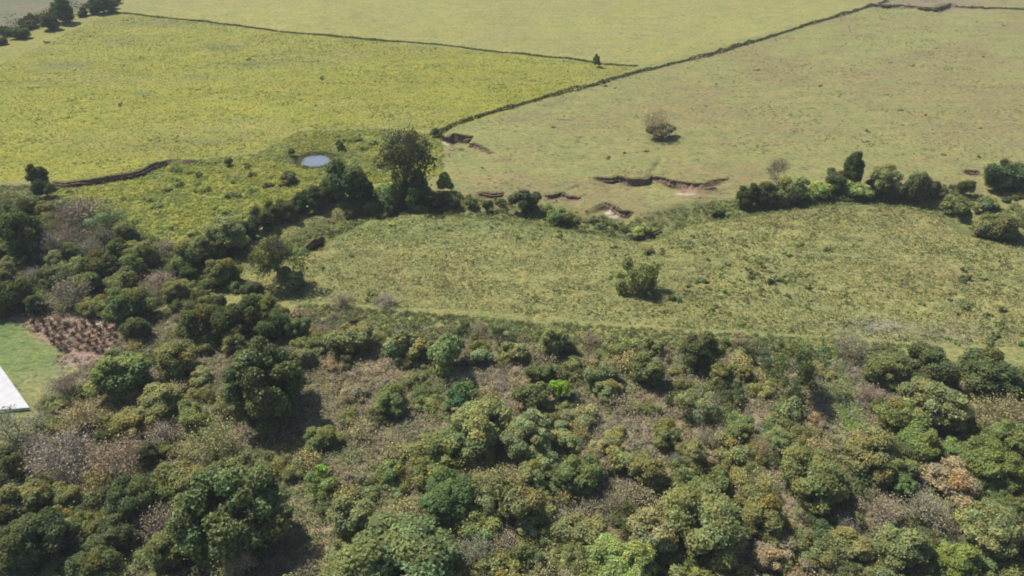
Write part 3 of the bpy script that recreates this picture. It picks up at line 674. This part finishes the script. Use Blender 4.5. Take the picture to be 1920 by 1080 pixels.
 ('tree', 115, 16, 52, .9, 'deep', 'large dark tree in the far left tree line', 'the far dark tree'),
 ('tree', 90, 36, 44, .8, 'deep', 'rounded dark tree below it in the far left line', 'the far rounded tree'),
 ('tree', 34, 57, 38, .7, 'deep', 'lowest dark tree of the far left line', 'the lowest far tree'),
 ('tree', 190, 3, 52, .7, 'deep', 'dark tree at the top end of the far left line', 'the top far tree'),
 # wooded left bank
 ('bare', 185, 438, 64, .6, 'grey', 'pale lilac-grey leafless bush in the left wood', 'the pale lilac leafless bush'),
 ('bare', 150, 390, 110, .6, 'mauve', 'wide lilac leafless crown at the top of the left wood', 'the wide lilac crown'),
 ('tree', 45, 430, 95, 1.1, 'deep', 'tall dark tree in the left wood', 'the tall dark wood tree'),
 ('tree', 8, 405, 70, 1.2, 'dark', 'dark tree cut by the left edge of the picture', 'the dark left edge tree'),
 ('bare', 95, 455, 80, .8, 'mauve', 'mauve leafless tree right of the tall dark one', 'the mauve wood tree'),
 ('tree', 185, 495, 80, .8, 'dark', 'dark green tree in the middle of the left wood', 'the dark middle wood tree'),
 ('tree', 245, 490, 60, .8, 'mid', 'green tree right of the dark middle wood tree', 'the green wood tree'),
 ('bare', 300, 522, 80, .5, 'mauve', 'low mauve leafless bush at the belt corner', 'the mauve corner bush'),
 ('bare', 120, 545, 100, .6, 'grey', 'wide grey leafless bush above the cleared ground', 'the wide grey bush'),
 ('tree', 22, 545, 80, .9, 'deep', 'dark tree above the lawn at the left edge', 'the dark tree above the lawn'),
 ('tree', 66, 565, 44, .9, 'dark', 'rounded dark bush above the lawn', 'the rounded bush above the lawn'),
 ('tree', 235, 560, 90, .8, 'mid', 'green tree above the cleared ground', 'the green tree above the clearing'),
 ('tree', 360, 465, 80, .8, 'olive', 'brown-olive tree at the lower end of the belt', 'the brown-olive belt tree'),
 ('tree', 420, 435, 92, .75, 'sage', 'silvery grey-green tree crowning the belt', 'the silvery belt tree'),
 ('tree', 250, 610, 60, .9, 'dark', 'dark tree at the right end of the cleared ground', 'the dark clearing end tree'),
 ('bare', 640, 560, 60, .4, 'grey', 'low grey leafless bush on the near pasture edge', 'the grey pasture edge bush'),
 ('bare', 720, 560, 60, .4, 'mauve', 'faint mauve leafless bush on the near pasture edge', 'the mauve pasture edge bush'),
 ('bare', 1600, 645, 90, .5, 'grey', 'grey leafless brush at the thicket edge on the right', 'the grey edge brush'),
]
for k, px, py, w, rt, col, lab, short in LM:
    last = plant(k, px, py, w, rt * (.88 if py > 600 else 1), col, lab, short=short)
    if lab.startswith(('tallest half-bare', 'brownish open')):      # the leafless upper limbs
        b = link('bare_branches', P['bare'][0][2], last); b.scale = (.85, .85, 1.25); b.location = (0, 0, 1.5); b.color = (.15, .13, .11, 1)
# the dark row of the belt between corner and creek tree
BELT = [(462, 428), (490, 408), (512, 395), (535, 388), (560, 376), (585, 366), (605, 362), (400, 462), (380, 478), (432, 445), (352, 505), (620, 345), (680, 352)]
for i, (px, py) in enumerate(BELT):
    plant('tree', px, py, 44 + (i * 7) % 14, .95, ['deep', 'dark', 'deep', 'dark'][i % 4], None, 'dark trees of the diagonal belt')

# ---------------------------------------------------------------- scatter of further bushes, kept apart from the ones above
def scatter(poly_px, n, widths, kinds, avoid=.55, tries=60, group=None, spare=()):
    poly = np.array(poly_px, float); lo, hi = poly.min(0), poly.max(0); made = 0; g = random.Random(n * 31 + len(poly_px))
    for _ in range(n * tries):
        if made >= n: break
        px, py = g.uniform(lo[0], hi[0]), g.uniform(lo[1], hi[1])
        if not inside(np.array([px]), np.array([py]), poly)[0]: continue
        if any(((px - a) / (c * 1.15)) ** 2 + ((py - b) / (d * 1.15)) ** 2 < 1 and g.random() < .96 for a, b, c, d in spare): continue
        f = .55 + .6 * (py - 600) / 450 if py > 600 else .5
        w = g.uniform(*widths) * max(f, .5)
        if any((p['px'] - px) ** 2 + ((p['py'] - py) * 1.25) ** 2 < (avoid * (p['w'] + w) * .5) ** 2 for p in PLACED if p['kind'] != 'tuft'): continue
        pal = kinds(px, py, g); kind, col = pal
        if kind in ('shrub', 'bush') and w > 66: w = 66
        plant(kind, px, py, w, None, col, None, group); made += 1
    return made
GAPS = [(515, 800, 80, 50), (590, 745, 40, 60), (425, 1040, 120, 60), (545, 985, 40, 80), (400, 700, 25, 60), (490, 620, 60, 14), (700, 700, 48, 26), (680, 850, 40, 28), (935, 705, 60, 30), (1170, 800, 45, 30), (585, 1010, 28, 50), (1290, 785, 30, 28), (1425, 770, 40, 28), (1470, 950, 30, 60), (1595, 765, 48, 105), (270, 1000, 24, 24), (440, 790, 24, 20), (1570, 670, 24, 26), (1430, 682, 20, 12)]
def pick(g, opts):
    t = g.random() * sum(o[-1] for o in opts)
    for o in opts:
        t -= o[-1]
        if t <= 0: return o[0], o[1]
    return opts[0][0], opts[0][1]
def thicket_kind(px, py, g):
    if px < 330: return pick(g, [('tree', 'dark', 1), ('scrub', 'olive', 3), ('bare', 'mauve', 3), ('bush', 'tan', 1.5), ('scrub', 'sage', 3), ('tree', 'mid', 1), ('scrub', 'dark', 2)])
    if px > 1560: return pick(g, [('tree', 'mid', 2), ('tree', 'dark', 2), ('scrub', 'bright', 1.5), ('scrub', 'mid', 3), ('scrub', 'olive', 4), ('scrub', 'dark', 2), ('bush', 'tan', 1), ('tree', 'olive', 2), ('bare', 'mauve', .8)])
    return pick(g, [('shrub', 'mid', 1), ('shrub', 'sage', 1.5), ('scrub', 'mid', 4), ('scrub', 'sage', 6), ('scrub', 'olive', 5), ('scrub', 'tan', 3), ('tree', 'mid', .6), ('tree', 'olive', .8), ('tree', 'sage', 1), ('open', 'sage', 1.5), ('bush', 'tan', 4), ('bush', 'straw', 2), ('bare', 'grey', 2), ('bush', 'mauve', 2), ('bare', 'tan', 1), ('scrub', 'dark', 2)])
T_PX = [(-90, 900), (0, 860), (90, 775), (120, 730), (165, 680), (225, 650), (255, 610), (340, 560), (560, 584), (900, 604), (1240, 624), (1500, 641), (1920, 668), (2000, 690), (2030, 1160), (-110, 1160)]
n_t = scatter(T_PX, 370, (46, 104), thicket_kind, .5, spare=GAPS, group='bushes of the thicket')
G_PX = [(-60, 365), (70, 375), (130, 385), (210, 410), (270, 445), (345, 475), (400, 450), (440, 445), (420, 475), (380, 505), (345, 540), (240, 596), (150, 578), (-60, 578)]
scatter(G_PX, 46, (80, 140), lambda px, py, g: pick(g, [('tree', 'dark', 1.5), ('tree', 'mid', 3), ('tree', 'sage', 4), ('bare', 'mauve', 5), ('bare', 'grey', 4), ('tree', 'olive', 2), ('open', 'sage', 2)]), .5, group='trees of the left wood')
scatter([(340, 530), (400, 500), (450, 515), (500, 540), (520, 555), (530, 590), (560, 612), (480, 625), (345, 600), (320, 570)], 16, (60, 95), lambda px, py, g: pick(g, [('tree', 'dark', 2), ('tree', 'mid', 2), ('scrub', 'mid', 2), ('tree', 'olive', 1)]), .42, group='trees at the belt corner')
scatter([(-10, 82), (60, 58), (140, 28), (230, -4), (225, -12), (120, 12), (40, 40), (-10, 60)], 14, (36, 70), lambda px, py, g: pick(g, [('tree', 'deep', 2), ('tree', 'dark', 2)]), .3, group='trees of the far left line')
K_PX = [(470, 430), (600, 388), (700, 365), (760, 380), (810, 365), (900, 360), (1000, 375), (1100, 405), (1190, 420), (1260, 400), (1370, 378), (1420, 345), (1560, 330), (1760, 345), (1930, 340), (1930, 440), (1830, 400), (1740, 372), (1500, 374), (1400, 395), (1290, 412), (1200, 436), (1080, 420), (900, 398), (760, 392), (620, 402)]
scatter(K_PX, 85, (28, 68), lambda px, py, g: pick(g, [('scrub', 'mid', 4), ('scrub', 'dark', 3), ('scrub', 'pale', 2), ('shrub', 'dark', 1), ('scrub', 'olive', 2)]), .42, group='bushes along the creek', spare=[(1120, 385, 290, 22), (1290, 405, 80, 30)])
M_PX = [(100, 350), (300, 310), (480, 290), (560, 255), (700, 250), (700, 330), (480, 400), (350, 460), (220, 400)]
scatter(M_PX, 40, (24, 52), lambda px, py, g: pick(g, [('scrub', 'mid', 2), ('scrub', 'pale', 5), ('scrub', 'olive', 2)]), .5, group='bushes on the marsh', spare=[(590, 298, 50, 30)])

# weeds dotting the pastures
N_PX = [(560, 440), (740, 400), (900, 410), (1200, 445), (1500, 385), (1680, 385), (1800, 440), (1925, 480), (1925, 650), (1240, 608), (600, 562), (560, 540)]
def weeds(poly_px, n, widths, cols, group, dense=None):
    poly = np.array(poly_px, float); lo, hi = poly.min(0), poly.max(0); g = random.Random(n); made = 0
    while made < n:
        px, py = g.uniform(lo[0], hi[0]), g.uniform(lo[1], hi[1])
        if not inside(np.array([px]), np.array([py]), poly)[0]: continue
        if dense and g.random() > dense(px, py): continue
        w = g.choice([g.uniform(*widths), g.uniform(*widths), widths[1] * 1.5 * g.random() + widths[0]])
        plant('tuft', px, py, w, g.uniform(.3, .6), g.choice(cols), None, group, jitter=.3); made += 1
weeds(N_PX, 190, (6, 13), ['olive', 'mid', 'sage', 'mid', 'dark', 'pale'], 'weeds dotting the near pasture', lambda x, y: (.2 + .8 * min(1, max(0, (x - 700) / 900))) * sm(.42, .62, fbm(np.array([x]), np.array([y * 1.7]), 190, 2, 3))[0])
weeds([(830, 300), (900, 240), (1200, 145), (1620, 20), (1920, 30), (1920, 330), (1400, 320), (1100, 325), (1000, 360), (860, 350)], 50, (3, 6), ['mid', 'olive', 'dark'], 'weeds dotting the brown pasture')
weeds([(0, 330), (0, 90), (210, 30), (1180, 128), (830, 240), (480, 275), (300, 296), (100, 330)], 30, (3, 6), ['mid', 'olive'], 'weeds dotting the yellow field')

# ---------------------------------------------------------------- labels of the scattered plants, told by colour, size and neighbour
CW = dict(glossy='glossy green', deep='very dark green', dark='dark green', mid='mid green', olive='olive', gold='olive-gold', bright='bright green', lime='lime green', sage='dusty grey-green', tan='tan brown', mauve='mauve grey',
          grey='pale grey', rust='brownish red', dryred='brown', pale='light green', straw='straw coloured', emerald='fresh green')
KW = dict(tree='tree', shrub='shrub', bare='leafless bush', bush='dry twiggy bush', scrub='scrubby bush', tuft='weed tuft', dome='domed tree', lush='tree', ball='bush', open='tree', sprig='sapling')
marks = [p for p in PLACED if p['short']]
def side(p, m):
    dx, dy = p['px'] - m['px'], (p['py'] - m['py']) * 1.5; a = math.degrees(math.atan2(dy, dx)) % 360
    return ['right of', 'down right of', 'below', 'down left of', 'left of', 'up left of', 'above', 'up right of'][int(((a + 22.5) % 360) // 45)]
seen = {p['label'] for p in marks}
for p in sorted([p for p in PLACED if not p['label']], key=lambda p: -p['w']):
    ms = sorted(marks, key=lambda m: math.hypot(p['px'] - m['px'], p['py'] - m['py']))[:9]
    size = ('small', 'middling', 'large')[0 if p['w'] < 42 else 1 if p['w'] < 66 else 2] if p['kind'] != 'tuft' else ('tiny', 'low', 'larger')[0 if p['w'] < 9 else 1 if p['w'] < 15 else 2]
    for extra in ('', 'farther ', 'outlying '):
        done = False
        for m in ms:
            sh = m['short']
            lab = f"{extra}{size} {CW[p['col']]} {KW[p['kind']]} {side(p, m)} {m['short']}"
            if lab not in seen and len(lab.replace('-', ' ').split()) <= 16: done = True; break
        if done: break
    seen.add(lab); p['o']['label'] = lab; p['label'] = lab

# ---------------------------------------------------------------- hedges
def hedge(name, line, w, h, label, cols, seed, gaps=.0, rag=.3):
    g = np.random.default_rng(seed); L = np.r_[0, np.cumsum(np.hypot(*np.diff(line, axis=0).T))]; tot = L[-1]
    n = int(tot * 42); s = g.uniform(0, tot, n); x = np.interp(s, L, line[:, 0]); y = np.interp(s, L, line[:, 1])
    hh = h * (.45 + 1.1 * vnoise(s, s * 0 + seed, 3.2, 1) ** 1.3) * (.5 + vnoise(s, s * 0 + seed, 14, 2))
    keep = vnoise(s, s * 0 + seed, 9, 4) > gaps; s, x, y, hh = s[keep], x[keep], y[keep], hh[keep]; n = len(s)
    x = x + g.normal(size=n) * w * .35 + rag * (vnoise(s, s * 0, 6, 5) - .5) * 2; y = y + g.normal(size=n) * w * .35 + rag * (vnoise(s, s * 0, 6, 6) - .5) * 2
    z = height(x, y, False) + hh * g.uniform(0, 1, n) ** .7
    v, f = leaf_quads(np.c_[x, y, z], unit(g.normal(size=(n, 3)) + [0, 0, .5]), .22, g)
    c = 1.4 * np.array([PAL[k] for k in cols])[g.integers(0, len(cols), n)] * g.uniform(.7, 1.3, (n, 1))
    return tag(link(name, mesh_np(name, v, f, [M_GRASS], c)), label, 'hedge')
PAL['g3'] = (.12, .14, .055)
hedge('hedge', HEDGE_A, .65, .38, 'thin dark hedge crossing the yellow-green fields from the far left', ['mid', 'mid', 'olive', 'g3'], 3, .06)
hedge('hedge', HEDGE_B, .7, .7, 'long straight diagonal hedge dividing the yellow field from the brown pasture', ['dark', 'mid', 'sage', 'dark'], 5, .12)
hedge('hedge', TREE_LINE, 3.6, 4.2, 'shaggy dark hedge under the far left tree line', ['deep', 'dark', 'dark'], 8, .1)
hedge('hedge', world_line([(1790, 8), (1850, 16), (1930, 20)]), .8, .6, 'short faint hedge in the top right corner', ['dark', 'olive'], 9, .2)

# ---------------------------------------------------------------- ground cover nobody could count
def clumps(name, region, n, rad, hgt, per, leaf, pal, seed, up=.7, keep=None, gain=1.5):
    """n little clumps of leaves or blades inside the region"""
    g = np.random.default_rng(seed); lo, hi = region.min(0), region.max(0); pts = np.zeros((0, 2))
    lo = np.maximum(lo, [-150, 30]); hi = np.minimum(hi, [170, 330])
    while len(pts) < n:
        q = g.uniform(lo, hi, (n * 2, 2)); vis = np.abs(q[:, 0]) < (q[:, 1] * math.cos(PITCH) + CAM_H * math.sin(PITCH)) * TH * 1.1
        q = q[vis & inside(q[:, 0], q[:, 1], region)]
        if keep is not None: q = q[g.random(len(q)) < keep(q[:, 0], q[:, 1])]
        pts = np.concatenate([pts, q])
    pts = pts[:n]; r = g.uniform(.5, 1.4, n) * rad
    i = np.repeat(np.arange(n), per); m = len(i)
    d = unit(g.normal(size=(m, 3))); d[:, 2] = np.abs(d[:, 2]); k = g.uniform(.35, 1, m)
    x = pts[i, 0] + d[:, 0] * r[i] * k; y = pts[i, 1] + d[:, 1] * r[i] * k
    z = height(pts[:, 0], pts[:, 1], False)[i] + d[:, 2] * r[i] * hgt * k
    v, f = leaf_quads(np.c_[x, y, z], unit(g.normal(size=(m, 3)) * (1 - up) + d * .6 + [0, 0, up * .4]), leaf, g, .45)
    cols = np.array([PAL[c] for c, _ in pal]); pr = np.array([w for _, w in pal], float); pr /= pr.sum()
    # colours drift in patches
    u = fbm(pts[:, 0], pts[:, 1], 7, seed % 5, 3); u = (np.argsort(np.argsort(u)) / n * .75 + g.random(n) * .25) 
    ci = np.searchsorted(np.cumsum(pr), np.clip(u, 0, .999)); c = cols[ci][i] * (g.uniform(.75, 1.3, n)[i] * g.uniform(.75, 1.25, m))[:, None] * gain
    return tag(link(name, mesh_np(name, v, f, [M_GRASS], c)), kind='stuff')
clumps('undergrowth', THICKET - [0, 3.5], 24000, .7, .9, 22, .12, [('mid', 2), ('sage', 4), ('olive', 2), ('tan', 3), ('straw', 2), ('mauve', 1.5), ('sage', 2), ('grey', 1.5)], 1, gain=2.1)
clumps('wood_undergrowth', F_GROVE, 2600, .8, .9, 26, .17, [('dark', 2), ('mid', 3), ('olive', 2), ('sage', 2), ('mauve', 1)], 2, gain=1.9)
PAL.update(g1=(.19, .20, .075), g2=(.22, .19, .09), g3=(.12, .14, .055), y1=(.225, .222, .055), y2=(.17, .185, .05))
clumps('marsh_grass', F_MARSH, 9000, .6, .5, 10, .17, [('pale', 2), ('y2', 3), ('y1', 2), ('pale', 2), ('g3', 1)], 3, up=.88, gain=1.65)
band = np.vstack([CREEK + [0, 4.5], CREEK[::-1] - [0, 3.5]])
clumps('creek_growth', band, 2000, .6, .8, 20, .14, [('mid', 3), ('dark', 1), ('pale', 3), ('g3', 3), ('olive', 2)], 4)
PAL.update(g1=(.19, .20, .075), g2=(.22, .19, .09), g3=(.12, .14, .055), y1=(.24, .25, .06), y2=(.19, .21, .05))
clumps('pasture_grass', F_NEAR, 70000, .3, .4, 2, .12, [('g3', 1.2), ('g1', 4), ('g2', 2)], 5, up=.85, gain=1.1)
edge = world_line([(560, 570), (900, 600), (1240, 618), (1500, 634), (1700, 648), (1700, 682), (1500, 668), (1240, 655), (900, 640), (560, 606)])
clumps('edge_growth', edge, 2300, .55, .8, 18, .12, [('pale', 3), ('mid', 2), ('g3', 3), ('sage', 2), ('tan', 1)], 11, gain=1.5)
clumps('green_track_grass', world_line([(1545, 655), (1568, 655), (1632, 812), (1592, 812), (1560, 740)]), 1300, .4, .7, 22, .12, [('pale', 3), ('lime', 1)], 12, gain=2.0)
rp_ = np.array([[POND[0] + 4.6 * math.cos(t), POND[1] + 4.6 * math.sin(t)] for t in np.linspace(0, 6.1, 24)])
clumps('pond_reeds', rp_, 420, .3, 1.6, 12, .1, [('g3', 2), ('olive', 1), ('tan', 1), ('dark', 1)], 13, up=.2, gain=1.1, keep=lambda x, y: (np.hypot(x - POND[0], y - POND[1] ) > 3.3) * 1.0)
clumps('coarse_tussocks', F_NEAR, 4600, .40, .45, 9, .12, [('g3', 3), ('mid', 1), ('olive', 1), ('g1', 1.5)], 8, up=.6, gain=1.1,
       keep=lambda x, y: (.25 + .75 * sm(.44, .6, fbm(x * .7, y * 1.5, 7, 3, 4))) * (.4 + .6 * sm(-20, 40, x)))
clumps('straggling_weeds', F_RIGHT, 2600, .4, .4, 7, .14, [('g3', 3), ('g1', 2), ('mid', .6)], 9, up=.7, gain=1.0, keep=lambda x, y: sm(.5, .64, fbm(x * .6, y * 1.4, 9, 5, 4)) + .04)
clumps('wild_tussocks', F_YEL, 2600, .6, .3, 7, .18, [('g3', 2), ('y2', 3)], 10, up=.8, gain=1.1, keep=lambda x, y: sm(.52, .64, fbm(x * .6, y * 1.4, 10, 6, 4)) + .03)
clumps('tall_grass', F_YEL, 60000, .5, .3, 1, .2, [('y2', 1), ('y1', 4)], 6, up=.93, gain=1.12)
clumps('lawn_edge_weeds', F_CLEAR, 260, .5, .5, 14, .12, [('mauve', 2), ('tan', 3), ('rust', 1.2), ('straw', 1)], 7)

# rows of dry plants and a few dead branches on the cleared ground
g = random.Random(5)
ROWN = ['top', 'second', 'third', 'fourth', 'lowest']
for row in range(5):
    y0 = 600 + row * 12
    for k in range(9 - (row > 3) * 3):
        px = 60 + row * 12 + k * 16.5 + g.uniform(-4, 4); py = y0 + k * .8 + g.uniform(-3, 3)
        if px > 222: continue
        o = plant('dry', px, py, g.uniform(8, 12), g.uniform(1.1, 1.7), g.choice(['dryred', 'mauve', 'dryred']), None, 'rows of dry plants', jitter=.2)
        w_ = ('first', 'second', 'third', 'fourth', 'fifth', 'sixth', 'seventh', 'eighth', 'ninth')[k]
        o['label'] = f"brown dry plant, {w_} from the left in the {ROWN[row]} row on the cleared ground"
for i in range(7):
    px, py = [(196, 603), (182, 612), (120, 612), (150, 640), (90, 602), (205, 628), (168, 596)][i]
    p = at(px, py); V = []; F = []; L_ = g.uniform(.5, 1.2); a = g.uniform(0, 3.14)
    tube(V, F, [(-L_ * math.cos(a), -L_ * math.sin(a), .12), (0, 0, .2), (L_ * math.cos(a), L_ * math.sin(a), g.uniform(.1, .5))], .10, .05)
    for _ in range(5):
        t = g.uniform(-.8, .8); b = a + g.choice([-1, 1]) * g.uniform(.5, 1.2)
        tube(V, F, [(t * L_ * math.cos(a), t * L_ * math.sin(a), .18), (t * L_ * math.cos(a) + math.cos(b) * .5, t * L_ * math.sin(a) + math.sin(b) * .5, g.uniform(.2, .7))], .05, .02, 4)
    o = link('dead_branch', mesh_np('dead_branch', V, F, [M_PALE_BARK])); o.location = (p[0], p[1], hz(*p))
    tag(o, ['dead branch at the upper right of the cleared ground', 'pale dead branch beside the sandy spot on the cleared ground', 'dead branch near the middle of the cleared ground', 'dead branch low on the cleared ground near the thicket',
            'dead branch on the cleared ground close to the lawn corner', 'dead branch at the right end of the cleared ground', 'dead branch under the trees at the back of the cleared ground'][i], 'branch', 'dead branches on the cleared ground')

# ---------------------------------------------------------------- haze
HZ = True
if HZ:
    m, n, N, L = mat('air'); out = N.new('ShaderNodeOutputMaterial'); v = N.new('ShaderNodeVolumePrincipled')
    v.inputs['Color'].default_value = (.80, .88, 1, 1); v.inputs['Density'].default_value = .00022; v.inputs['Anisotropy'].default_value = 0.0
    L.new(v.outputs[0], out.inputs['Volume'])
    x0, x1, y0, y1, z0, z1 = -6100, 6100, -320, 9100, -9, 75
    V = [(x, y, z) for z in (z0, z1) for x, y in ((x0, y0), (x1, y0), (x1, y1), (x0, y1))]
    me = bpy.data.meshes.new('haze'); me.from_pydata(V, [], [(0, 3, 2, 1), (4, 5, 6, 7), (0, 1, 5, 4), (1, 2, 6, 5), (2, 3, 7, 6), (3, 0, 4, 7)]); me.materials.append(m)
    tag(link('haze', me), kind='stuff')
print('SCATTERED', n_t, 'plants', len(PLACED))
from collections import Counter
print(Counter(p['kind'] for p in PLACED))
